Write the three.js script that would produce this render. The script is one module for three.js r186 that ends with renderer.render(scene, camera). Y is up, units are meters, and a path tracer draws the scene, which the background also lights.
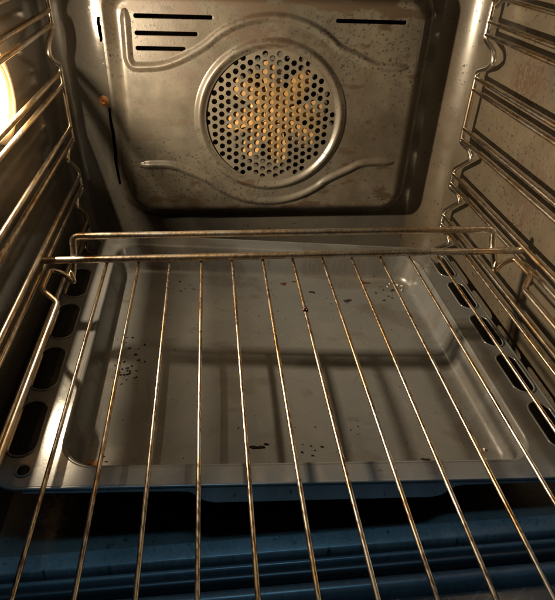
import * as THREE from 'three';
import { mergeGeometries, mergeVertices, toCreasedNormals } from 'three/addons/utils/BufferGeometryUtils.js';
import { RoundedBoxGeometry } from 'three/addons/geometries/RoundedBoxGeometry.js';
import { RectAreaLightUniformsLib } from 'three/addons/lights/RectAreaLightUniformsLib.js';
RectAreaLightUniformsLib.init();

// ---------------------------------------------------------------- camera, light, exposure
const scene = new THREE.Scene();
scene.background = new THREE.Color(0x000000);
const camera = new THREE.PerspectiveCamera(57.58, 947 / 1024, 0.01, 20);
camera.position.set(-0.0742, 0.2729, 0.4591);
camera.rotation.set(-0.6089, -0.1335, 0.0463, 'YXZ');

const renderer = new THREE.WebGLRenderer({ antialias: true });
renderer.setSize(947, 1024);
renderer.toneMapping = THREE.LinearToneMapping;
renderer.toneMappingExposure = 1.2;
renderer.shadowMap.enabled = true;

// oven bulb: warm, small, in the left wall; its light is made in the lamp's builder below
const LAMP = { x: -0.2560, y: 0.145, z: -0.027, colour: new THREE.Color().setRGB(1.0, 0.79, 0.53), size: 0.0125, nits: 7400 };
// added cool light panel, out of view above the open door
const COOL_FILL = { pos: [0.08, 2.05, 0.40], w: 0.5, h: 0.20, colour: new THREE.Color().setRGB(0.24, 0.62, 0.95), nits: 31 };

// ---------------------------------------------------------------- random, noise
function rng(seed) { let s = seed >>> 0; return () => { s = (s + 0x6D2B79F5) >>> 0; let t = s; t = Math.imul(t ^ (t >>> 15), t | 1); t ^= t + Math.imul(t ^ (t >>> 7), t | 61); return ((t ^ (t >>> 14)) >>> 0) / 4294967296; }; }
function hash(x, y, s) { let h = Math.imul(x, 374761393) ^ Math.imul(y, 668265263) ^ Math.imul(s, 1274126177); h = Math.imul(h ^ (h >>> 13), 1274126177); return ((h ^ (h >>> 16)) >>> 0) / 4294967296; }
function vnoise(x, y, s) {
  const xi = Math.floor(x), yi = Math.floor(y), fx = x - xi, fy = y - yi, u = fx * fx * (3 - 2 * fx), v = fy * fy * (3 - 2 * fy);
  const a = hash(xi, yi, s), b = hash(xi + 1, yi, s), c = hash(xi, yi + 1, s), d = hash(xi + 1, yi + 1, s);
  return a + (b - a) * u + (c - a) * v + (a - b - c + d) * u * v;
}
function fbm(x, y, s, o = 4) { let a = 0.5, r = 0, n = 0; for (let i = 0; i < o; i++) { r += a * vnoise(x, y, s + i * 17); n += a; a *= 0.5; x *= 2.03; y *= 2.03; } return r / n; }
const clamp = (v, a = 0, b = 1) => Math.min(b, Math.max(a, v));
const sstep = (a, b, v) => { const t = clamp((v - a) / (b - a)); return t * t * (3 - 2 * t); };

// ---------------------------------------------------------------- textures: half a metre per tile
const TILE = 0.5;
function tex(data, n, srgb) {
  const t = new THREE.DataTexture(data, n, n, THREE.RGBAFormat, THREE.UnsignedByteType);
  t.wrapS = t.wrapT = THREE.RepeatWrapping; t.magFilter = THREE.LinearFilter; t.minFilter = THREE.LinearMipmapLinearFilter; t.generateMipmaps = true;
  if (srgb) t.colorSpace = THREE.SRGBColorSpace;
  t.needsUpdate = true; return t;
}
const enc = (c) => Math.round(255 * clamp(c <= 0.0031308 ? c * 12.92 : 1.055 * Math.pow(c, 1 / 2.4) - 0.055));
// enamel or steel with grain, grease film, brown baked-on dots; paint(u,v) in metres may add stains or painted light: returns [amount, r, g, b, roughness]
function surface({ seed, n = 1024, base, grain = 0.10, blotch = 0.16, dots = 500, dotColour = [0.012, 0.007, 0.004], dotR = [0.4, 1.3], rough = 0.34, roughVar = 0.12, bumpGrain = 0.5, where, paint, scratches = 0 }) {
  const R = rng(seed), N = n * n, px = TILE / n;
  const dot = new Float32Array(N), lift = new Float32Array(N);
  for (let i = 0; i < dots; i++) {
    let x = R() * n, y = R() * n;
    const keep = where ? where(x * px, y * px) : 0.35 + 0.65 * fbm(x * px * 14, y * px * 14, seed + 5, 2);
    if (R() > keep) continue;
    const r = (dotR[0] + (dotR[1] - dotR[0]) * Math.pow(R(), 2.4)) / (px * 1000), k = 0.35 + 0.65 * R(), e = 0.7 + 0.6 * R();
    for (let yy = Math.floor(y - r * 1.5 - 1); yy <= y + r * 1.5 + 1; yy++) for (let xx = Math.floor(x - r * 1.5 - 1); xx <= x + r * 1.5 + 1; xx++) {
      const a = Math.atan2(yy - y, xx - x), rr = r * (1 + 0.25 * Math.sin(a * 3 + i) + 0.15 * Math.sin(a * 5 + i * 2));
      const d = Math.hypot((xx - x) * e, (yy - y) / e), m = k * clamp(rr + 0.5 - d);
      if (m > 0) { const j = ((yy + n) % n) * n + ((xx + n) % n); dot[j] = Math.max(dot[j], m); lift[j] = Math.max(lift[j], m * 0.8); }
    }
  }
  const scr = new Float32Array(N);
  for (let i = 0; i < scratches; i++) {
    let x = R() * n, y = R() * n, a = R() * 6.283, L = 10 + R() * 60, k = 0.2 + 0.5 * R();
    for (let s = 0; s < L; s++) { x += Math.cos(a); y += Math.sin(a); a += (R() - 0.5) * 0.05; const j = ((Math.floor(y) % n + n) % n) * n + ((Math.floor(x) % n + n) % n); scr[j] = Math.max(scr[j], k); }
  }
  const C = new Uint8Array(N * 4), Ro = new Uint8Array(N * 4), B = new Uint8Array(N * 4);
  for (let y = 0; y < n; y++) for (let x = 0; x < n; x++) {
    const j = y * n + x, u = x * px, v = y * px;
    const big = fbm(u * 16, v * 16, seed + 31, 4) - 0.5, mid = fbm(u * 90, v * 90, seed + 57, 3) - 0.5, fine = hash(x, y, seed + 91) - 0.5, f2 = hash(x >> 1, y >> 1, seed + 92) - 0.5;
    const m = 1 + 2 * blotch * big + grain * (1.1 * mid + 0.7 * fine + 0.8 * f2);
    let c = [base[0] * m * (1 + 0.10 * big), base[1] * m, base[2] * m * (1 - 0.14 * big)];
    let ro = rough + roughVar * (1.6 * big + 0.8 * mid) + 0.05 * fine;
    const d = dot[j]; c = c.map((q, k) => q + (dotColour[k] - q) * d); ro += 0.25 * d;
    const s = scr[j]; if (s) { c = c.map((q) => q + (0.32 - q) * s * 0.4); ro += 0.1 * s; }
    let st = 0;
    if (paint) { const p = paint(u, v); if (p) { st = p[0]; c = c.map((q, k) => q + (p[k + 1] - q) * st); ro += ((p[4] ?? ro) - ro) * st; } }
    for (let k = 0; k < 3; k++) C[j * 4 + k] = enc(c[k]); C[j * 4 + 3] = 255;
    const rq = Math.round(255 * clamp(ro, 0.08, 1)); Ro[j * 4] = Ro[j * 4 + 1] = Ro[j * 4 + 2] = rq; Ro[j * 4 + 3] = 255;
    const b = Math.round(255 * clamp(0.35 + bumpGrain * (0.5 * mid + 0.18 * f2) + 0.4 * lift[j] + 0.12 * st - 0.1 * s)); B[j * 4] = B[j * 4 + 1] = B[j * 4 + 2] = b; B[j * 4 + 3] = 255;
  }
  return { map: tex(C, n, true), roughnessMap: tex(Ro, n), bumpMap: tex(B, n) };
}
const enamel = (opt, extra = {}) => new THREE.MeshPhysicalMaterial({ ...surface(opt), roughness: 1, metalness: 0, bumpScale: 0.00012, side: THREE.DoubleSide, ...extra });

const GREY = [0.135, 0.125, 0.108];
const M = {};
M.wall = enamel({ seed: 11, base: [0.078, 0.072, 0.062], dots: 1500, rough: 0.155, roughVar: 0.07, grain: 0.12 }, { specularIntensity: 1, ior: 1.7 });
// right wall: rusty burnt splashes in a loose cluster behind the upper shelf positions
const splash = (u, v) => { const z = u - 0.25, y = v - 0.2; return Math.exp(-((z + 0.095) ** 2) / 0.0011 - ((y - 0.142) ** 2) / 0.0007) + 0.5 * Math.exp(-((z + 0.03) ** 2) / 0.004 - ((y - 0.05) ** 2) / 0.004); };
M.rightWall = enamel({ seed: 23, n: 2048, base: [0.088, 0.073, 0.053], dots: 26000, dotR: [0.5, 1.6], dotColour: [0.022, 0.011, 0.005], rough: 0.33, grain: 0.18, blotch: 0.22,
  where: (u, v) => 0.05 + 0.22 * sstep(0.40, 0.66, fbm(u * 18, v * 18, 63, 3)) + 0.84 * clamp(splash(u, v)),
  paint: (u, v) => { const k = splash(u, v), a = sstep(0.42, 0.75, k * 0.75 + fbm(u * 120, v * 45, 77, 4) * 0.55); return a > 0.01 ? [a * 0.95 * sstep(0.36, 0.56, fbm(u * 480, v * 300, 4, 3)), 0.046, 0.022, 0.009, 0.7] : null; } }, { ior: 1.6 });
M.panel = enamel({ seed: 37, n: 2048, base: [0.094, 0.084, 0.066], dots: 17000, dotR: [0.5, 1.5], rough: 0.345, grain: 0.30, blotch: 0.36,
  where: (u, v) => 0.06 + 0.94 * sstep(0.34, 0.72, fbm(u * 11, v * 11, 19, 4)),
  paint: (u, v) => { const y = v - 0.2; let k = 0.62 * sstep(0.50, 0.74, fbm(u * 22, v * 13, 88, 5)) * (0.35 + 0.65 * fbm(u * 300, v * 300, 12, 3)); k = Math.max(k, 0.9 * sstep(0.62, 0.78, fbm(u * 40, v * 90, 51, 5) + 0.22 * sstep(0.176, 0.190, y) + 0.10 * sstep(-0.02, -0.035, y))); return k > 0.01 ? [k, 0.040, 0.022, 0.009, 0.55] : null; } }, { metalness: 0.15, ior: 1.8 });
// grille: golden brown leaf-like patch
M.grille = enamel({ seed: 41, base: [0.110, 0.098, 0.076], dots: 1500, rough: 0.36, blotch: 0.2,
  paint: (u, v) => { const x = u - 0.25 + 0.0, y = v - 0.2 - 0.072, r = Math.hypot(x - 0.006, y - 0.006), a = Math.atan2(y - 0.006, x - 0.006);
    const lobe = 0.042 + 0.016 * Math.cos(5 * (a - 0.95)) + 0.018 * (fbm(u * 60, v * 60, 5, 3) - 0.5); const k = sstep(0.008, -0.006, r - lobe) * (0.55 + 0.45 * fbm(u * 160, v * 160, 8, 2));
    return k > 0.01 ? [k * (0.35 + 0.6 * fbm(u * 420, v * 420, 3, 2)), 0.21, 0.135, 0.052, 0.32] : null; } }, { metalness: 0.15, ior: 1.8 });
M.tray = enamel({ seed: 53, base: [0.120, 0.124, 0.126], dots: 1400, dotR: [0.35, 0.9], rough: 0.185, roughVar: 0.12, grain: 0.08, blotch: 0.14, scratches: 170,
  paint: (u, v) => { const x = u - 0.25, z = v - 0.25; let k = 0.5 * sstep(0.56, 0.72, fbm(u * 26, v * 40, 33, 5) + 0.10 * sstep(-0.06, -0.13, z) + 0.08 * sstep(0.13, 0.18, Math.abs(x))) * (0.3 + 0.7 * fbm(u * 400, v * 400, 6, 3));
    for (const [cx, cz, cr] of [[0.085, 0.06, 0.017], [-0.06, -0.075, 0.013], [0.13, -0.02, 0.010]]) { const d = Math.abs(Math.hypot(x - cx, z - cz) - cr * (1 + 0.25 * (fbm(u * 70, v * 70, 9, 2) - 0.5))); k = Math.max(k, 0.30 * sstep(0.0012, 0.0002, d) * sstep(0.35, 0.6, fbm(u * 90, v * 90, 2, 2))); }
    return k > 0.01 ? [k, 0.050, 0.034, 0.018, 0.5] : null; } }, { ior: 1.65 });
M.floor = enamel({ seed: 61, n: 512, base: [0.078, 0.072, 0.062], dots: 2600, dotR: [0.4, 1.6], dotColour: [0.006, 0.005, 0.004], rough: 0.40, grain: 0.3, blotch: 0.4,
  paint: (u, v) => { const x = u - 0.25 + 0.2085, z = v - 0.2 - 0.168, k = sstep(1.2, 0.6, Math.hypot(x / 0.012, z / 0.026) + 0.7 * (fbm(u * 220, v * 220, 21, 3) - 0.5)) * sstep(0.34, 0.50, fbm(u * 420, v * 420, 15, 3)); return k > 0.01 ? [k, 0.36, 0.30, 0.22, 0.7] : null; } });  // pale speckled patch paints the lamp light that reaches the floor past the tray
M.frame = enamel({ seed: 67, n: 512, base: [0.10, 0.105, 0.11], dots: 1600, dotR: [0.4, 1.4], rough: 0.36, grain: 0.2, blotch: 0.3, scratches: 120 });
M.sill = enamel({ seed: 68, n: 512, base: [0.15, 0.15, 0.148], dots: 3500, dotR: [0.4, 1.4], rough: 0.36, grain: 0.3, blotch: 0.4, scratches: 120 });
M.door = enamel({ seed: 71, n: 512, base: [0.045, 0.045, 0.045], dots: 900, rough: 0.22, roughVar: 0.2, blotch: 0.5, scratches: 700, dotColour: [0.20, 0.17, 0.13], dotR: [0.3, 0.9] });
M.rubber = new THREE.MeshStandardMaterial({ color: new THREE.Color().setRGB(0.02, 0.021, 0.023), roughness: 0.42 });
M.wire = new THREE.MeshStandardMaterial({ color: 0xffffff, vertexColors: true, metalness: 1, roughness: 0.27 });
M.bar = new THREE.MeshStandardMaterial({ color: 0xffffff, vertexColors: true, metalness: 1, roughness: 0.31 });
M.screw = new THREE.MeshStandardMaterial({ color: new THREE.Color().setRGB(0.42, 0.20, 0.07), metalness: 0.6, roughness: 0.5 });
M.fan = new THREE.MeshStandardMaterial({ color: new THREE.Color().setRGB(0.44, 0.265, 0.105), metalness: 0.4, roughness: 0.45, side: THREE.DoubleSide });
M.burnt = new THREE.MeshStandardMaterial({ color: new THREE.Color().setRGB(0.012, 0.008, 0.006), roughness: 0.95 });
M.brown = new THREE.MeshStandardMaterial({ color: new THREE.Color().setRGB(0.06, 0.026, 0.010), roughness: 0.4 });
M.grease = new THREE.MeshPhysicalMaterial({ color: new THREE.Color().setRGB(0.42, 0.20, 0.06), roughness: 0.12, transmission: 0.35, thickness: 0.002, ior: 1.47 });
M.bead = new THREE.MeshPhysicalMaterial({ color: new THREE.Color().setRGB(0.55, 0.48, 0.36), roughness: 0.08, ior: 1.5 });
M.reflector = new THREE.MeshStandardMaterial({ color: new THREE.Color().setRGB(0.75, 0.66, 0.5), metalness: 0.6, roughness: 0.4, side: THREE.DoubleSide });
M.bulb = new THREE.MeshStandardMaterial({ color: 0x000000, emissive: LAMP.colour, emissiveIntensity: 40, side: THREE.DoubleSide });
M.cover = new THREE.MeshPhysicalMaterial({ color: new THREE.Color().setRGB(0.6, 0.55, 0.45), roughness: 0.3, emissive: LAMP.colour, emissiveIntensity: 3.5, side: THREE.DoubleSide });
M.fillPanel = new THREE.MeshStandardMaterial({ color: 0x000000, emissive: COOL_FILL.colour, emissiveIntensity: 2.0 });
M.whitePaint = new THREE.MeshStandardMaterial({ color: new THREE.Color().setRGB(0.75, 0.75, 0.75), roughness: 0.5 });

// ---------------------------------------------------------------- helpers
const taken = {};
function numbered(n) { taken[n] = (taken[n] ?? -1) + 1; return taken[n] ? `${n}_${String(taken[n]).padStart(3, '0')}` : n; }
function thing(name, label, category, group) { const g = new THREE.Group(); g.name = numbered(name); g.userData = { label, category }; if (group) g.userData.group = group; scene.add(g); return g; }
function part(name, geo, mat, parent, label) { const m = new THREE.Mesh(geo, mat); m.name = name; m.castShadow = m.receiveShadow = true; if (label) m.userData.label = label; parent.add(m); return m; }
// planar uv in metres: uv = (a + 0.25, b + 0.2) / TILE
function uv(geo, a, b, oa = 0.25, ob = 0.2) {
  const p = geo.attributes.position, u = new Float32Array(p.count * 2), g = [p.getX.bind(p), p.getY.bind(p), p.getZ.bind(p)];
  for (let i = 0; i < p.count; i++) { u[2 * i] = (g[a](i) + oa) / TILE; u[2 * i + 1] = (g[b](i) + ob) / TILE; }
  geo.setAttribute('uv', new THREE.BufferAttribute(u, 2)); return geo;
}
// polyline with rounded corners
function roundPath(pts, r, n = 6) {
  const P = pts.map((p) => new THREE.Vector3(...p)), out = [P[0].clone()];
  for (let i = 1; i < P.length - 1; i++) {
    const a = P[i - 1], b = P[i], c = P[i + 1], da = b.distanceTo(a), dc = b.distanceTo(c), q = Math.min(r, da * 0.48, dc * 0.48);
    const s = b.clone().lerp(a, q / da), e = b.clone().lerp(c, q / dc);
    for (let k = 0; k <= n; k++) { const t = k / n; out.push(s.clone().multiplyScalar((1 - t) * (1 - t)).addScaledVector(b, 2 * t * (1 - t)).addScaledVector(e, t * t)); }
  }
  out.push(P[P.length - 1].clone()); return out;
}
// bent chrome wire: tube swept along points, tarnish varies along its length; tone 0 steel .. 1 straw-brown
function wire(pts, r, seed, { corner = 0.006, step = 0.0035, sides = 11, tone = 0.6, grime = 0.5, fine = 1, capA = true, capB = true } = {}) {
  const raw = roundPath(pts, corner), P = [raw[0]];
  for (let i = 1; i < raw.length; i++) { const L = raw[i].distanceTo(raw[i - 1]), k = Math.max(1, Math.ceil(L / step)); for (let j = 1; j <= k; j++) if (L > 1e-6) P.push(raw[i - 1].clone().lerp(raw[i], j / k)); }
  const n = P.length, T = P.map((p, i) => P[Math.min(n - 1, i + 1)].clone().sub(P[Math.max(0, i - 1)]).normalize());
  let N = new THREE.Vector3(0, 1, 0); if (Math.abs(T[0].y) > 0.9) N.set(1, 0, 0); N.addScaledVector(T[0], -N.dot(T[0])).normalize();
  const pos = [], col = [], idx = [];
  let s = 0;
  const rings = [];
  const add = (c, t, rad, at) => {
    N.addScaledVector(t, -N.dot(t)).normalize(); const Bn = new THREE.Vector3().crossVectors(t, N);
    const a0 = fbm(at * 28, seed * 3.1, seed, 3);
    for (let k = 0; k < sides; k++) {
      const a = k / sides * Math.PI * 2, v = N.clone().multiplyScalar(Math.cos(a)).addScaledVector(Bn, Math.sin(a));
      const lump = 1 + 0.05 * (fbm(at * 300, k * 0.9 + seed, seed + 3, 2) - 0.5) * (grime > 0 ? 1 : 0);
      pos.push(c.x + v.x * rad * lump, c.y + v.y * rad * lump, c.z + v.z * rad * lump);
      const a1 = 0.55 * fbm(at * 330 * fine, k * 1.7 + seed * 7, seed + 9, 3) + 0.45 * fbm(at * 60, seed * 1.7, seed + 9, 3);
      const st = clamp(tone + 1.8 * (a0 - 0.5)), g = grime * sstep(0.49, 0.64, a1 + 0.34 * (hash(rings.length, k, seed) - 0.5));
      let cc = [0.74, 0.71 - 0.21 * st, 0.66 - 0.42 * st];
      const rust = [0.13, 0.055, 0.022]; cc = cc.map((q, i) => q + (rust[i] - q) * g);
      col.push(...cc);
    }
    rings.push(1);
  };
  if (capA) for (const f of [0.98, 0.75, 0.4]) add(P[0].clone().addScaledVector(T[0], -r * f), T[0], r * Math.sqrt(1 - f * f) + 1e-6, 0);
  for (let i = 0; i < n; i++) { if (i) s += P[i].distanceTo(P[i - 1]); add(P[i], T[i], r, s); }
  if (capB) for (const f of [0.4, 0.75, 0.98]) add(P[n - 1].clone().addScaledVector(T[n - 1], r * f), T[n - 1], r * Math.sqrt(1 - f * f) + 1e-6, s);
  for (let i = 0; i < rings.length - 1; i++) for (let k = 0; k < sides; k++) { const a = i * sides + k, b = i * sides + (k + 1) % sides; idx.push(a, a + sides, b, b, a + sides, b + sides); }
  const g = new THREE.BufferGeometry(); g.setAttribute('position', new THREE.Float32BufferAttribute(pos, 3)); g.setAttribute('color', new THREE.Float32BufferAttribute(col, 3)); g.setIndex(idx);
  // both ends closed
  for (const e of [0, rings.length - 1]) { const o = e * sides; for (let k = 1; k < sides - 1; k++) e ? idx.push(o, o + k, o + k + 1) : idx.push(o, o + k + 1, o + k); }
  g.setIndex(idx); g.computeVertexNormals();
  g.setAttribute('uv', new THREE.Float32BufferAttribute(new Float32Array(pos.length / 3 * 2), 2));
  // outward winding
  const A = new THREE.Vector3().fromBufferAttribute(g.attributes.position, sides * 5), c = P[Math.min(2, n - 1)], nn = new THREE.Vector3().fromBufferAttribute(g.attributes.normal, sides * 5);
  if (nn.dot(A.clone().sub(c)) < 0) { for (let i = 0; i < idx.length; i += 3) { const t = idx[i]; idx[i] = idx[i + 1]; idx[i + 1] = t; } g.setIndex(idx); g.computeVertexNormals(); }
  return g;
}
// rounded rectangle outline, counter-clockwise, n points per corner
function rrect(x0, x1, y0, y1, r, n = 10) {
  const o = [];
  for (const [cx, cy, a0] of [[x1 - r, y1 - r, 0], [x0 + r, y1 - r, 90], [x0 + r, y0 + r, 180], [x1 - r, y0 + r, 270]])
    for (let k = 0; k <= n; k++) { const a = (a0 + 90 * k / n) * Math.PI / 180; o.push([cx + r * Math.cos(a), cy + r * Math.sin(a)]); }
  return o;
}
function shapeOf(pts) { return new THREE.Shape(pts.map((p) => new THREE.Vector2(p[0], p[1]))); }
function pathOf(pts) { return new THREE.Path(pts.map((p) => new THREE.Vector2(p[0], p[1]))); }
// stitch rings (arrays of [x,y,z], equal length, closed) into a skin
function loft(rings, capLast = false) {
  const n = rings[0].length, pos = rings.flat(2), idx = [];
  for (let i = 0; i < rings.length - 1; i++) for (let k = 0; k < n; k++) { const a = i * n + k, b = i * n + (k + 1) % n; idx.push(a, b, a + n, b, b + n, a + n); }
  if (capLast) { const l = rings[rings.length - 1], c = l.reduce((s, p) => [s[0] + p[0] / n, s[1] + p[1] / n, s[2] + p[2] / n], [0, 0, 0]); pos.push(...c); const o = (rings.length - 1) * n, ci = pos.length / 3 - 1; for (let k = 0; k < n; k++) idx.push(o + k, o + (k + 1) % n, ci); }
  const g = new THREE.BufferGeometry(); g.setAttribute('position', new THREE.Float32BufferAttribute(pos, 3)); g.setIndex(idx); g.computeVertexNormals(); return g;
}
const slot = (x0, x1, y0, y1) => rrect(x0, x1, y0, y1, Math.min(x1 - x0, y1 - y0) / 2 - 1e-5, 5);
function ex(shape, depth, bevel = 0) { return new THREE.ExtrudeGeometry(shape, { depth, bevelEnabled: bevel > 0, bevelSize: bevel, bevelThickness: bevel, bevelSegments: 2, bevelOffset: -bevel, curveSegments: 20 }); }
const plainUv = (g) => { if (!g.attributes.uv) g.setAttribute('uv', new THREE.Float32BufferAttribute(new Float32Array(g.attributes.position.count * 2), 2)); return g; };

// ---------------------------------------------------------------- the oven
const X = 0.25, FLOOR = -0.133, TOP = 0.262, BACK = -0.240, FRONT = 0.213, RC = 0.048;
const oven = thing('oven', 'open oven seen from inside its stained grey enamel cavity', 'oven');
// back wall: flat sheet with two torn slits left of the fan cover, running into rounded corners
{
  const s = shapeOf([[-X + RC, FLOOR], [X - RC, FLOOR], [X - RC, TOP], [-X + RC, TOP]]);
  const slit = (pts, w) => { const l = [], r = []; pts.forEach(([x, y], i) => { const k = w * (0.55 + 0.45 * Math.sin(Math.PI * (i + 0.5) / pts.length)) * (0.9 + 0.2 * hash(i, 3, 9)); l.push([x - k, y]); r.push([x + k, y]); }); return pathOf([...l, ...r.reverse()]); };
  s.holes.push(slit([[-0.1968, 0.176], [-0.1980, 0.170], [-0.1974, 0.166], [-0.1976, 0.161], [-0.1970, 0.154], [-0.1980, 0.150]], 0.0021));
  s.holes.push(slit([[-0.1985, 0.076], [-0.1990, 0.060], [-0.1980, 0.044], [-0.1985, 0.026], [-0.1993, 0.006], [-0.1985, -0.012], [-0.1978, -0.024]], 0.0020));
  const flat = ex(s, 0.002); flat.translate(0, 0, BACK - 0.002); uv(flat, 0, 1);
  const geos = [flat];
  for (const sx of [-1, 1]) {
    const pos = [], idx = [], n = 16, m = 10;
    for (let i = 0; i <= n; i++) { const a = i / n * Math.PI / 2; for (let j = 0; j <= m; j++) pos.push(sx * (X - RC + RC * Math.sin(a)), FLOOR + (TOP - FLOOR) * j / m, BACK + RC - RC * Math.cos(a)); }
    for (let i = 0; i < n; i++) for (let j = 0; j < m; j++) { const a = i * (m + 1) + j, b = a + m + 1; sx > 0 ? idx.push(a, b, a + 1, b, b + 1, a + 1) : idx.push(a, a + 1, b, b, a + 1, b + 1); }
    const g = new THREE.BufferGeometry(); g.setAttribute('position', new THREE.Float32BufferAttribute(pos, 3)); g.setIndex(idx); g.computeVertexNormals();
    for (let i = 0; i <= n; i++) for (let j = 0; j <= m; j++) { const a = i / n * Math.PI / 2, o = i * (m + 1) + j; g.attributes.normal.setXYZ(o, -sx * Math.sin(a), 0, Math.cos(a)); }
    uv(g, 0, 1); const u = g.attributes.uv; for (let i = 0; i <= n; i++) for (let j = 0; j <= m; j++) u.setX(i * (m + 1) + j, (sx * (X - RC + RC * i / n * Math.PI / 2) + 0.25) / TILE);
    geos.push(g.toNonIndexed());
  }
  part('back_wall', geos[0], M.wall, oven); part('back_corner', geos[1], M.wall, oven); part('back_corner', geos[2], M.rightWall, oven);
}
const ZB = BACK + RC;
{ // left wall with a round opening for the lamp
  const s = shapeOf([[ZB, FLOOR], [FRONT, FLOOR], [FRONT, TOP], [ZB, TOP]]);
  const c = new THREE.Path(); c.absarc(LAMP.z, LAMP.y, 0.036, 0, Math.PI * 2, true); s.holes.push(c);
  const g = new THREE.ExtrudeGeometry(s, { depth: 0.002, bevelEnabled: false, curveSegments: 32 });
  g.rotateY(-Math.PI / 2); g.translate(-X, 0, 0); uv(g, 2, 1);   // shape x -> world z
  part('left_wall', g, M.wall, oven);
}
{ const g = new THREE.BoxGeometry(0.002, TOP - FLOOR, FRONT - ZB); g.translate(X + 0.001, (TOP + FLOOR) / 2, (FRONT + ZB) / 2); uv(g, 2, 1); part('right_wall', g, M.rightWall, oven); }
{ const g = new THREE.BoxGeometry(2 * X + 0.004, 0.002, FRONT - BACK + 0.004); g.translate(0, TOP + 0.001, (FRONT + BACK) / 2 - 0.002); uv(g, 0, 2); part('ceiling', g, M.wall, oven); }
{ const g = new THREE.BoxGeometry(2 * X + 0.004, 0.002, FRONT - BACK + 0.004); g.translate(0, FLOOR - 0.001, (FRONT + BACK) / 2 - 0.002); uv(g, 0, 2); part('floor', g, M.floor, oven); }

// profile (z,y) swept along x
function sweepX(profile, x0, x1, n = 24) {
  const pos = [], idx = [], m = profile.length;
  for (let i = 0; i <= n; i++) for (const [z, y] of profile) pos.push(x0 + (x1 - x0) * i / n, y, z);
  for (let i = 0; i < n; i++) for (let j = 0; j < m - 1; j++) { const a = i * m + j, b = a + m; idx.push(a, a + 1, b, b, a + 1, b + 1); }
  const g = new THREE.BufferGeometry(); g.setAttribute('position', new THREE.Float32BufferAttribute(pos, 3)); g.setIndex(idx); g.computeVertexNormals(); return uv(g, 0, 2);
}
const arc = (cz, cy, r, a0, a1, n = 8) => Array.from({ length: n + 1 }, (_, i) => { const a = (a0 + (a1 - a0) * i / n) * Math.PI / 180; return [cz + r * Math.cos(a), cy + r * Math.sin(a)]; });
part('front_sill', sweepX([[FRONT - 0.003, FLOOR - 0.001], [FRONT - 0.001, FLOOR + 0.002], [FRONT + 0.001, FLOOR + 0.0035], [0.2250, FLOOR + 0.0025], [0.2268, FLOOR + 0.001], [0.2276, FLOOR - 0.004], [0.2279, FLOOR - 0.014]], -0.30, 0.30), M.sill, oven, 'pale strip of enamel at the front edge of the cavity floor');
part('frame_fold', sweepX([[0.2281, FLOOR - 0.012], [0.2290, FLOOR - 0.007], ...arc(0.2318, FLOOR - 0.0050, 0.0022, 160, 20), [0.2350, FLOOR - 0.009], [0.2354, FLOOR - 0.012]], -0.30, 0.30), M.frame, oven);
part('door_gasket', sweepX([[0.2356, FLOOR - 0.012], ...arc(0.2392, FLOOR - 0.0066, 0.0034, 190, -10, 12), [0.2432, FLOOR - 0.013]], -0.30, 0.30), M.rubber, oven);
part('front_frame', sweepX([[0.2434, FLOOR - 0.014], [0.2450, FLOOR - 0.011], ...arc(0.2515, FLOOR - 0.0110, 0.0050, 150, 30, 12), [0.2590, FLOOR - 0.015], [0.2602, FLOOR - 0.030]], -0.30, 0.30), M.frame, oven);
for (const sx of [-1, 1]) { // side jambs of the front frame
  const g = new RoundedBoxGeometry(0.05, TOP - FLOOR + 0.06, 0.02, 3, 0.004); g.translate(sx * (X + 0.0275), (TOP + FLOOR) / 2 + 0.028, FRONT + 0.0085); uv(g, 0, 1); part('front_jamb', g, M.frame, oven);
}
{
  const g = new RoundedBoxGeometry(0.56, 0.02, 0.46, 4, 0.004); g.translate(0, -0.1515, 0.2625 + 0.23); uv(g, 0, 2);
  part('door', g, M.door, oven, 'dark scratched glass of the opened door');
}
{ const g = new RoundedBoxGeometry(0.60, 0.05, 0.032, 3, 0.004); g.translate(0, TOP + 0.0275, FRONT + 0.0035); uv(g, 0, 1); part('added_front_header', g, M.frame, oven); }  // unseen top bar, added and deepened to block light from overhead
// screw on the back wall beside the fan cover
{
  const g = new THREE.LatheGeometry([[0, 0.0012], [0.0014, 0.0014], [0.0022, 0.0030], [0.0040, 0.0022], [0.0048, 0.0006], [0.0062, 0.0003], [0.0064, 0]].map((p) => new THREE.Vector2(...p)), 20); g.rotateX(Math.PI / 2); g.translate(-0.2040, 0.084, BACK + 0.0002);
  part('screw', plainUv(g), M.screw, oven, 'rusty orange screw head left of the fan cover');
}

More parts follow.
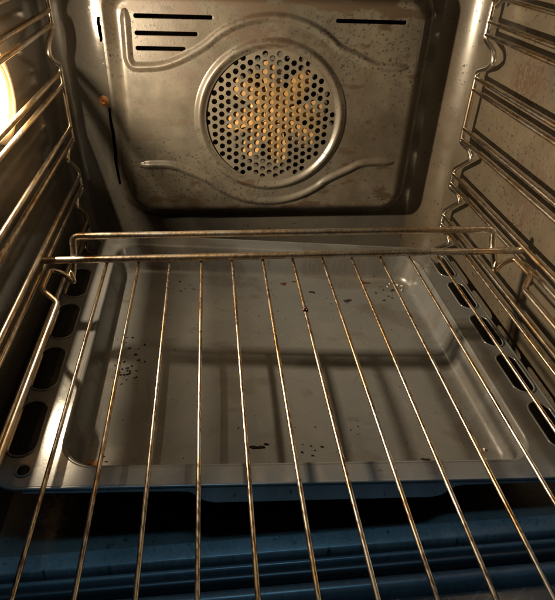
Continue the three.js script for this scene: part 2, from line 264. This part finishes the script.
// fan cover: pressed plate, sloping skirt, ribs, slots, round grille
const ZP = -0.212;
const FAN = [-0.0025, 0.0715];
{
  const cover = new THREE.Group(); cover.name = 'fan_cover'; cover.userData.label = 'pressed metal fan cover with round perforated grille and slots'; oven.add(cover);
  const x0 = -0.171, x1 = 0.167, y0 = -0.043, y1 = 0.196;
  const s = shapeOf(rrect(x0, x1, y0, y1, 0.014));
  const hole = new THREE.Path(); hole.absarc(FAN[0], FAN[1], 0.0845, 0, Math.PI * 2, true); s.holes.push(hole);
  const sl = 0.0021;
  for (const [a, b, y] of [[-0.155, -0.070, 0.1815], [-0.1555, -0.087, 0.1645], [-0.156, -0.101, 0.149], [0.068, 0.150, 0.1815]]) s.holes.push(pathOf(slot(a, b, y - sl, y + sl)));
  const g = new THREE.ExtrudeGeometry(s, { depth: 0.0012, bevelEnabled: true, bevelSize: 0.0005, bevelThickness: 0.0005, bevelOffset: -0.0005, bevelSegments: 2, curveSegments: 48 }); g.translate(0, 0, ZP - 0.0022); // faces at ZP-0.0027 .. ZP-0.0005
  part('plate', uv(g, 0, 1), M.panel, cover);
  const ring = (o, z) => rrect(x0 - o, x1 + o, y0 - o, y1 + o, 0.014 + o).map(([a, b]) => [a, b, ZP + z]);
  const sk = loft([ring(-0.0040, -0.00046), ring(-0.0015, -0.00042), ring(0.0008, -0.0005), ring(0.0025, -0.0010), ring(0.0045, -0.0020), ring(0.0065, -0.0038), ring(0.0180, -0.0226), ring(0.0195, -0.0246), ring(0.0215, -0.0254), ring(0.0240, -0.0254)].reverse());
  part('skirt', uv(sk, 0, 1), M.panel, cover);
  // pressed rib: smooth bead along a path on the plate
  const bead = (pts, w, h, closed = false, taper = true) => {
    const n = pts.length, m = 8, pos = [], idx = [];
    pts.forEach(([x, y], i) => {
      const a = pts[closed ? (i + n - 1) % n : Math.max(0, i - 1)], b = pts[closed ? (i + 1) % n : Math.min(n - 1, i + 1)], tx = b[0] - a[0], ty = b[1] - a[1], L = Math.hypot(tx, ty);
      const e = closed || !taper ? 1 : Math.sqrt(clamp(Math.min(i, n - 1 - i) / 5));
      for (let j = -m; j <= m; j++) { const o = w * (0.35 + 0.65 * e) * j / m; pos.push(x - ty / L * o, y + tx / L * o, ZP - 0.0006 + h * e * (0.5 + 0.5 * Math.cos(Math.PI * j / m))); }
    });
    const k = 2 * m + 1;
    for (let i = 0; i < (closed ? n : n - 1); i++) for (let j = 0; j < k - 1; j++) { const a = i * k + j, b = ((i + 1) % n) * k + j; idx.push(a, b, a + 1, b, b + 1, a + 1); }
    const g = new THREE.BufferGeometry(); g.setAttribute('position', new THREE.Float32BufferAttribute(pos, 3)); g.setIndex(idx); g.computeVertexNormals(); 
    if (g.attributes.normal.getZ(m + k * 3) < 0) { for (let i = 0; i < idx.length; i += 3) { const t = idx[i]; idx[i] = idx[i + 1]; idx[i + 1] = t; } g.setIndex(idx); g.computeVertexNormals(); }
    return uv(g, 0, 1);
  };
  const smooth = (pts, n) => { const c = new THREE.CatmullRomCurve3(pts.map(([x, y]) => new THREE.Vector3(x, y, 0)), false, 'centripetal'); return c.getSpacedPoints(n).map((p) => [p.x, p.y]); };
  const [fx, fy] = FAN, RA = 0.112;
  const arch = (s2, ye) => { const o = []; for (let d = 42; d <= 138; d += 6) o.push([fx + RA * Math.cos(d * Math.PI / 180) * -1, fy + s2 * RA * Math.sin(d * Math.PI / 180)]); return o; };
  const top = arch(1), bot = arch(-1).map(([x, y]) => [x, y + 0.003]);
  part('rib', bead(smooth([[-0.1640, 0.189], [-0.1645, 0.170], [-0.1652, 0.150], [-0.1652, 0.137], [-0.1615, 0.1305], [-0.150, 0.1295], [-0.128, 0.1315], [-0.105, 0.1395], ...top.slice(1, -1), [0.099, 0.1435], [0.118, 0.1355], [0.140, 0.1335], [0.160, 0.1335]], 190), 0.0066, 0.0036), M.panel, cover);
  part('rib', bead(smooth([[-0.1665, 0.0130], [-0.145, 0.0135], [-0.125, 0.0125], [-0.107, 0.0055], ...bot.slice(1, -1), [0.099, 0.0050], [0.117, 0.0140], [0.138, 0.0165], [0.162, 0.0165]], 150), 0.0072, 0.0036), M.panel, cover);
  const circ = []; for (let i = 0; i < 120; i++) { const a = i / 120 * Math.PI * 2; circ.push([fx + 0.0862 * Math.cos(a), fy + 0.0862 * Math.sin(a)]); }
  part('ring_rib', bead(circ, 0.0074, 0.0042, true), M.panel, cover);
  // grille with real holes on a hexagonal lattice
  const gs = new THREE.Shape(); gs.absarc(fx, fy, 0.0852, 0, Math.PI * 2, false);
  const pit = 0.00985, cw = pit * Math.sqrt(3) / 2, hr = 0.0034;
  for (let c = -10; c <= 10; c++) for (let r = -10; r <= 10; r++) {
    const x = c * cw, y = (r + (Math.abs(c) % 2 ? 0.5 : 0)) * pit; if (Math.hypot(x, y) > 0.0775) continue;
    const p = []; for (let k = 0; k < 12; k++) { const a = -k / 12 * Math.PI * 2; p.push([fx + x + hr * Math.cos(a), fy + y + hr * Math.sin(a)]); }
    gs.holes.push(pathOf(p));
  }
  const gg = new THREE.ExtrudeGeometry(gs, { depth: 0.0010, bevelEnabled: false, curveSegments: 40 }); gg.translate(0, 0, ZP - 0.0040);
  part('grille', uv(gg, 0, 1), M.grille, cover, 'perforated round grille with a golden brown patch');
}
{ // fan wheel behind the grille
  const fan = new THREE.Group(); fan.name = 'fan'; oven.add(fan); fan.position.set(FAN[0] + 0.006, FAN[1] + 0.004, -0.2365);
  const hub = new THREE.LatheGeometry([[0, 0.0195], [0.008, 0.0195], [0.012, 0.0175], [0.016, 0.010], [0.030, 0.002], [0.030, 0]].map((p) => new THREE.Vector2(...p)), 28); hub.rotateX(Math.PI / 2);
  part('hub', plainUv(hub), M.fan, fan);
  for (let k = 0; k < 8; k++) {
    const a = (8 + 45 * k) * Math.PI / 180, sh = shapeOf([[0.012, -0.006], [0.030, -0.0125], [0.052, -0.0125], [0.062, -0.006], [0.063, 0.006], [0.052, 0.0115], [0.030, 0.0085], [0.012, 0.006]]);
    const b = ex(sh, 0.001, 0.0003); b.rotateX(0.16); b.translate(0, 0, 0.0178); b.rotateZ(a); part('blade', plainUv(b), M.fan, fan);
  }
}
{ // lamp: reflector bowl in the left wall, halogen bulb, cover glass, clamp ring
  const lamp = new THREE.Group(); lamp.name = 'oven_lamp'; lamp.userData.label = 'glowing warm round lamp in the left wall'; oven.add(lamp);
  const lathe = (pts, n = 40) => { const g = new THREE.LatheGeometry(pts.map((p) => new THREE.Vector2(...p)), n); g.rotateZ(-Math.PI / 2); g.translate(-X, LAMP.y, LAMP.z); return plainUv(g); };
  part('reflector', lathe([[0.0005, -0.030], [0.014, -0.029], [0.026, -0.022], [0.033, -0.010], [0.0358, -0.0025]]), M.reflector, lamp);
  part('clamp_ring', lathe([[0.0266, -0.0004], [0.0272, 0.0018], [0.0300, 0.0040], [0.0350, 0.0036], [0.0385, 0.0020], [0.0392, 0.0003]]), M.reflector, lamp);
  part('cover_glass', lathe([[0.0268, 0.0004], [0.021, 0.0010], [0.0105, 0.0014], [0.0100, -0.0020]]), M.cover, lamp);
  part('bulb', lathe([[0.0094, -0.0010], [0.0092, 0.0012], [0.0080, 0.0020], [0.0002, 0.0022]]), M.bulb, lamp).castShadow = false;
  const light = new THREE.RectAreaLight(LAMP.colour, LAMP.nits, LAMP.size, LAMP.size); light.name = 'bulb_light'; light.position.set(-X + 0.0027, LAMP.y, LAMP.z); light.rotation.y = -Math.PI / 2; lamp.add(light);
}

// ---------------------------------------------------------------- shelf supports
const LEVEL = [0.188, 0.1285, 0.0690, 0.0100, -0.0495], GAP = 0.0130, RX = 0.2355, ZU = -0.187;
function shelfSupport(sx, label) {
  const t = thing('shelf_support', label, 'shelf support', 'chrome shelf supports on the side walls');
  const P = (y, z, x = RX) => [sx * x, y, z];
  part('rear_upright', wire([P(0.207, ZU), P(0.170, ZU), P(0.1625, -0.160), P(0.153, -0.153), P(0.144, -0.164), P(0.136, ZU), P(0.052, ZU), P(0.051, -0.158), P(0.0445, -0.148), P(0.017, ZU - 0.001), P(-0.009, ZU - 0.001), P(-0.007, -0.160), P(-0.0125, -0.151), P(-0.042, ZU - 0.001), P(-0.068, ZU - 0.001), P(-0.067, -0.160), P(-0.0725, -0.151), P(-0.100, ZU)], 0.0029, 300 + sx, { corner: 0.005, tone: 0.12, grime: 0.3 }), M.wire, t);
  part('top_rail', wire([P(0.204, -0.178), P(0.2125, -0.166), P(0.2125, 0.200)], 0.0022, 310 + sx, { tone: 0.35 }), M.wire, t);
  part('front_upright', wire([P(0.2125, 0.2), P(-0.066, 0.2)], 0.0024, 320 + sx, { tone: 0.3 }), M.wire, t);
  part('wall_hook', wire([P(0.196, ZU, RX), P(0.2055, ZU - 0.003, RX + 0.001), P(0.2085, ZU - 0.006, RX + 0.011), P(0.221, ZU - 0.006, RX + 0.0125)], 0.0026, 330 + sx, { tone: 0.1, corner: 0.004 }), M.wire, t);
  LEVEL.forEach((y, i) => { for (const k of [0, 1]) part('rod', wire([P(y - k * GAP, ZU + 0.001), P(y - k * GAP, 0.2)], 0.0026, 340 + i * 2 + k + sx * 40, { tone: sx < 0 ? 0.55 : 0.35, grime: 0.55, step: 0.004 }), M.wire, t); });
}
shelfSupport(-1, 'chrome wire shelf support on the dark left wall beside the lamp');
shelfSupport(1, 'chrome wire shelf support on the rust-stained right wall');

// ---------------------------------------------------------------- wire rack, pulled out over the tray
{
  const rack = thing('oven_rack', 'tarnished wire rack pulled out above the baking tray', 'oven rack');
  const S = 0.0295, wr = 0.00145;
  for (let i = 0; i < 13; i++) { const x = (i - 6) * S + 0.0006 * (hash(i, 2, 4) - 0.5); part('wire', wire([[x, 0, -0.0015], [x + 0.0012 * (hash(i, 5, 4) - 0.5), 0.0008 * (hash(i, 7, 7) - 0.5), 0.18], [x, 0, 0.372]], wr, 400 + i, { tone: 0.46, grime: 0.85, step: 0.0022, corner: 0.1 }), M.wire, rack); }
  { const g = mergeGeometries([[0, 0.0010, 0.0870, 0.0021], [-0.0012, 0.0014, 0.0890, 0.0017], [0.0010, 0.0012, 0.0895, 0.0015], [-0.0006, 0.0018, 0.0852, 0.0014]].map(([x, y, z, q]) => { const k = new THREE.IcosahedronGeometry(q, 2); k.translate(x, y, z); return k; })); part('burnt_lump', g, M.brown, rack, 'small burnt lump stuck to a middle wire'); }
  part('cross_bar', wire([[-0.2345, 0.0048, 0.003], [0.2365, 0.0048, 0.003]], 0.0035, 430, { tone: 0.22, grime: 0.45, step: 0.0013, fine: 2 }), M.bar, rack);
  part('front_bar', wire([[-0.208, 0.0042, 0.371], [0.208, 0.0042, 0.371]], 0.0029, 431, { tone: 0.4 }), M.wire, rack);
  const B = 7 * S;
  // raised stop bar, bent down at both ends below the cross bar and on into the side rails
  part('stop_bar', wire([[-B - 0.003, -0.013, 0.010], [-B, 0.010, -0.0050], [-B, 0.0238, -0.008], [B, 0.0238, -0.008], [B, 0.010, -0.0050], [B + 0.003, -0.013, 0.010]], 0.0033, 432, { tone: 0.22, grime: 0.4, corner: 0.008, step: 0.0013, fine: 2 }), M.bar, rack);
  for (const sx of [-1, 1])
    part('side_rail', wire([[sx * (B + 0.003), -0.006, 0.008], [sx * (B - 0.000), -0.0150, 0.0135], [sx * 0.2150, -0.006, 0.0100], [sx * 0.2265, 0.0000, 0.011], [sx * 0.2265, 0.0000, 0.044], [sx * 0.2080, 0.0000, 0.066], [sx * 0.2080, 0.0000, 0.371]], 0.0024, 434 + sx, { tone: 0.4, grime: 0.4, corner: 0.005 }), M.wire, rack);
}

// ---------------------------------------------------------------- baking tray, lying askew (right side lower)
{
  const tray = thing('baking_tray', 'grey enamel baking tray with burnt crumbs below the wire rack', 'baking tray');
  tray.position.set(-0.002, -0.0753, 0); tray.rotation.z = -0.0731;
  const W = 0.2375, ZF = 0.2053, ZR = -0.170, D = 0.0345;
  // shapes are drawn in (x, -z) and turned flat
  const ix0 = -0.1935, ix1 = 0.1935, iz0 = ZR + 0.020, iz1 = ZF - 0.0165;
  const rim = shapeOf(rrect(-W, W, -ZF, -ZR, 0.022));
  rim.holes.push(pathOf(rrect(ix0, ix1, -iz1, -iz0, 0.026).reverse()));
  const holes = [];
  for (const sx of [-1, 1]) for (const z of [-0.1265, -0.0575, 0.0115, 0.0805, 0.1495]) holes.push(slot(sx * 0.2225 - 0.0112, sx * 0.2225 + 0.0112, -z - 0.0285, -z + 0.0285));
  for (const h of holes) rim.holes.push(pathOf([...h].reverse()));
  for (const sx of [-1, 1]) { const p = []; for (let k = 0; k < 18; k++) p.push([sx * 0.2155 + 0.0052 * Math.cos(k / 18 * 6.2832), -0.1905 + 0.0052 * Math.sin(k / 18 * 6.2832)]); holes.push(p); rim.holes.push(pathOf([...p].reverse())); }
  const rg = new THREE.ExtrudeGeometry(rim, { depth: 0.0006, bevelEnabled: true, bevelSize: 0.0004, bevelThickness: 0.0004, bevelOffset: -0.0004, bevelSegments: 1, curveSegments: 12 });
  rg.rotateX(-Math.PI / 2); rg.translate(0, -0.0010, 0);
  part('rim', uv(rg, 0, 2, 0.25, 0.25), M.tray, tray);
  // rolled lips of the openings and of the outer edge
  const lip = (pts, r, y) => { const n = pts.length, rings = []; pts.forEach(([x, y2], i) => { const a = pts[(i + n - 1) % n], b = pts[(i + 1) % n], tx = b[0] - a[0], ty = b[1] - a[1], L = Math.hypot(tx, ty) || 1, row = []; for (let k = 0; k < 7; k++) { const t = k / 7 * 6.2832; row.push([x - ty / L * r * Math.cos(t), y + r * Math.sin(t), -(y2 + tx / L * r * Math.cos(t))]); } rings.push(row); }); rings.push(rings[0]); return loft(rings); };
  for (const h of holes) part('hole_lip', uv(lip(h, 0.0011, -0.0001), 0, 2, 0.25, 0.25), M.tray, tray);
  part('edge_roll', uv(lip(rrect(-W, W, -ZF, -ZR, 0.022, 12), 0.0017, -0.0010), 0, 2, 0.25, 0.25), M.tray, tray);
  // basin: wall and floor in one pressed skin
  const ring = (o, y) => rrect(ix0 + o, ix1 - o, iz0 + o, iz1 - o, Math.max(0.006, 0.026 - o * 0.35), 12).map(([a, b]) => [a, y, b]);
  const prof = [[-0.0012, -0.0006], [0.0006, 0.0004], [0.0022, -0.0004], [0.0034, -0.0030], [0.0080, -D + 0.0090], [0.0098, -D + 0.0042], [0.0130, -D + 0.0012], [0.0180, -D], [0.030, -D - 0.0003], [0.060, -D - 0.0014], [0.10, -D - 0.0026], [0.14, -D - 0.0032]];
  part('basin', uv(loft(prof.map(([o, y]) => ring(o, y)), true), 0, 2, 0.25, 0.25), M.tray, tray);
  // front skirt: shallow at the ends, deeper between the two kinks
  const fs = shapeOf([[-0.212, 0], [-0.212, -0.0035], [-0.105, -0.0040], [-0.096, -0.0048], [-0.086, -0.0110], [-0.078, -0.0125], [0.090, -0.0125], [0.098, -0.0110], [0.110, -0.0048], [0.118, -0.0040], [0.212, -0.0035], [0.212, 0]]);
  const fg = ex(fs, 0.0008, 0.0003); fg.rotateX(-0.80); fg.translate(0, -0.0012, ZF - 0.0006);
  part('front_skirt', uv(fg, 0, 1), M.tray, tray);
  // burnt residue
  const FY = -D - 0.0002;
  const blob = (x, z, rx, rz, h, seed) => { const e = Math.max(0, Math.min(0.1935 - Math.abs(x), z - iz0, iz1 - z) - 0.018), sag = 0.0032 * sstep(0, 0.125, e) * 0.98, n = 16, rows = [[1, 0], [0.86, 0.6], [0.5, 1]].map(([f, q]) => Array.from({ length: n }, (_, k) => { const a = k / n * 6.2832, w = 1 + 0.30 * Math.sin(a * 2 + seed) + 0.18 * Math.sin(a * 3 + seed * 2.3) + 0.12 * Math.sin(a * 5 + seed * 4.1); return [x + rx * f * w * Math.cos(a), FY - sag - 0.0005 + h * q, z - rz * f * w * Math.sin(a)]; })); return plainUv(loft(rows, true)); };
  [[0.093, -0.090, 0.0052, 0.0034, 0], [0.050, -0.106, 0.0036, 0.0028, 0], [0.125, -0.132, 0.0090, 0.0036, 1], [0.015, -0.122, 0.0055, 0.0030, 1], [0.160, -0.116, 0.0030, 0.0036, 0], [0.111, 0.158, 0.0042, 0.0018, 0], [-0.037, 0.165, 0.0022, 0.0022, 0], [0.030, -0.128, 0.0040, 0.0016, 1]].forEach(([x, z, a, b, br], i) => part('burnt_spot', blob(x, z, a, b, 0.0012, i * 1.7), br ? M.brown : M.burnt, tray));
  const R = rng(99), fl = [[-0.176, -0.003], [-0.169, 0.017], [-0.167, 0.002], [-0.161, -0.007], [-0.173, 0.038], [-0.168, 0.047], [-0.165, 0.032], [-0.161, 0.041], [-0.157, 0.038], [-0.152, 0.045], [-0.153, 0.055], [-0.16, 0.058], [-0.164, 0.064], [-0.158, 0.049], [-0.152, 0.029], [-0.174, 0.055], [-0.162, 0.052], [-0.151, 0.054], [-0.149, -0.108], [-0.116, -0.119], [-0.103, -0.113], [-0.114, -0.099], [-0.098, -0.104], [0.135, -0.109], [0.147, -0.116], [0.15, -0.102], [0.142, -0.093], [0.154, -0.098], [0.145, -0.123], [0.002, 0.139], [0.009, 0.141], [0.012, 0.146], [0.009, 0.152], [0.0, 0.148], [0.019, 0.142]];
  for (let i = 0; i < 22; i++) fl.push([-0.180 + R() * 0.036, -0.012 + R() * 0.082]);
  const more = []; for (let i = 0; i < 70; i++) more.push([(R() - 0.5) * 0.34, -0.125 + R() * 0.28]);
  part('burnt_flecks', mergeGeometries([...fl.map(([x, z], i) => blob(x, z, (z > 0.1 ? 0.55 : 0.78) * (0.0009 + 0.0022 * R() * R()), (z > 0.1 ? 0.55 : 0.78) * (0.0008 + 0.0015 * R()), 0.0009 + 0.0007 * R(), i)), ...more.map(([x, z], i) => blob(x, z, 0.0003 + 0.0005 * R(), 0.0003 + 0.0005 * R(), 0.0008, i))]), M.burnt, tray).userData.kind = 'stuff';
  part('burnt_string', mergeGeometries([[-0.0435, 0.1412, 0.0034, 0.0009], [-0.0400, 0.1424, 0.0040, 0.0011], [-0.0350, 0.1415, 0.0030, 0.0016], [-0.0310, 0.1384, 0.0024, 0.0009]].map(([x, z, a, b], k) => blob(x, z, a, b, 0.0016, k * 1.3))), M.burnt, tray);
  part('grease_drop', blob(-0.176, 0.158, 0.0060, 0.0050, 0.0024, 2.2), M.grease, tray, 'dried amber drop of grease in the front left corner');
  part('grease_beads', mergeGeometries([[-0.168, 0.150, 1], [-0.165, 0.155, 1], [-0.171, 0.148, 0.8], [0.170, -0.128, 1.3], [0.165, -0.120, 1], [0.160, -0.131, 1], [0.173, -0.117, 1.2], [0.176, -0.126, 1.5], [0.168, -0.136, 1.4], [0.178, -0.134, 1.2], [0.155, -0.124, 1], [0.172, 0.148, 1.2], [0.168, 0.160, 1.2], [0.164, 0.166, 1]].map(([x, z, k], i) => blob(x, z, 0.0013 * k, 0.0013 * k, 0.0016 * k, i + 0.5))), M.bead, tray).userData.kind = 'stuff';
}

// ---------------------------------------------------------------- added light panel, unseen overhead: puts cool light on the front edge
{
  const lamp = thing('added_light_panel', 'added bluish light panel out of view high above the open oven door', 'added light');
  lamp.position.set(...COOL_FILL.pos);
  const fillPanel = new THREE.BoxGeometry(COOL_FILL.w, 0.004, COOL_FILL.h); part('glow_panel', plainUv(fillPanel), M.fillPanel, lamp);
  for (const [w, d, x, z] of [[COOL_FILL.w + 0.05, 0.024, 0, COOL_FILL.h / 2 + 0.0125], [COOL_FILL.w + 0.05, 0.024, 0, -COOL_FILL.h / 2 - 0.0125], [0.024, COOL_FILL.h, COOL_FILL.w / 2 + 0.0125, 0], [0.024, COOL_FILL.h, -COOL_FILL.w / 2 - 0.0125, 0]]) { const g = new RoundedBoxGeometry(w, 0.03, d, 2, 0.004); g.translate(x, 0.006, z); part('frame', g, M.whitePaint, lamp); }
  const l = new THREE.RectAreaLight(COOL_FILL.colour, COOL_FILL.nits, COOL_FILL.w, COOL_FILL.h); l.name = 'added_cool_light'; l.position.set(0, -0.006, 0); l.rotation.x = -Math.PI / 2; lamp.add(l);
}
scene.traverse((o) => { if (o.isMesh && o.name !== 'bulb') { o.castShadow = true; o.receiveShadow = true; } });
renderer.render(scene, camera);
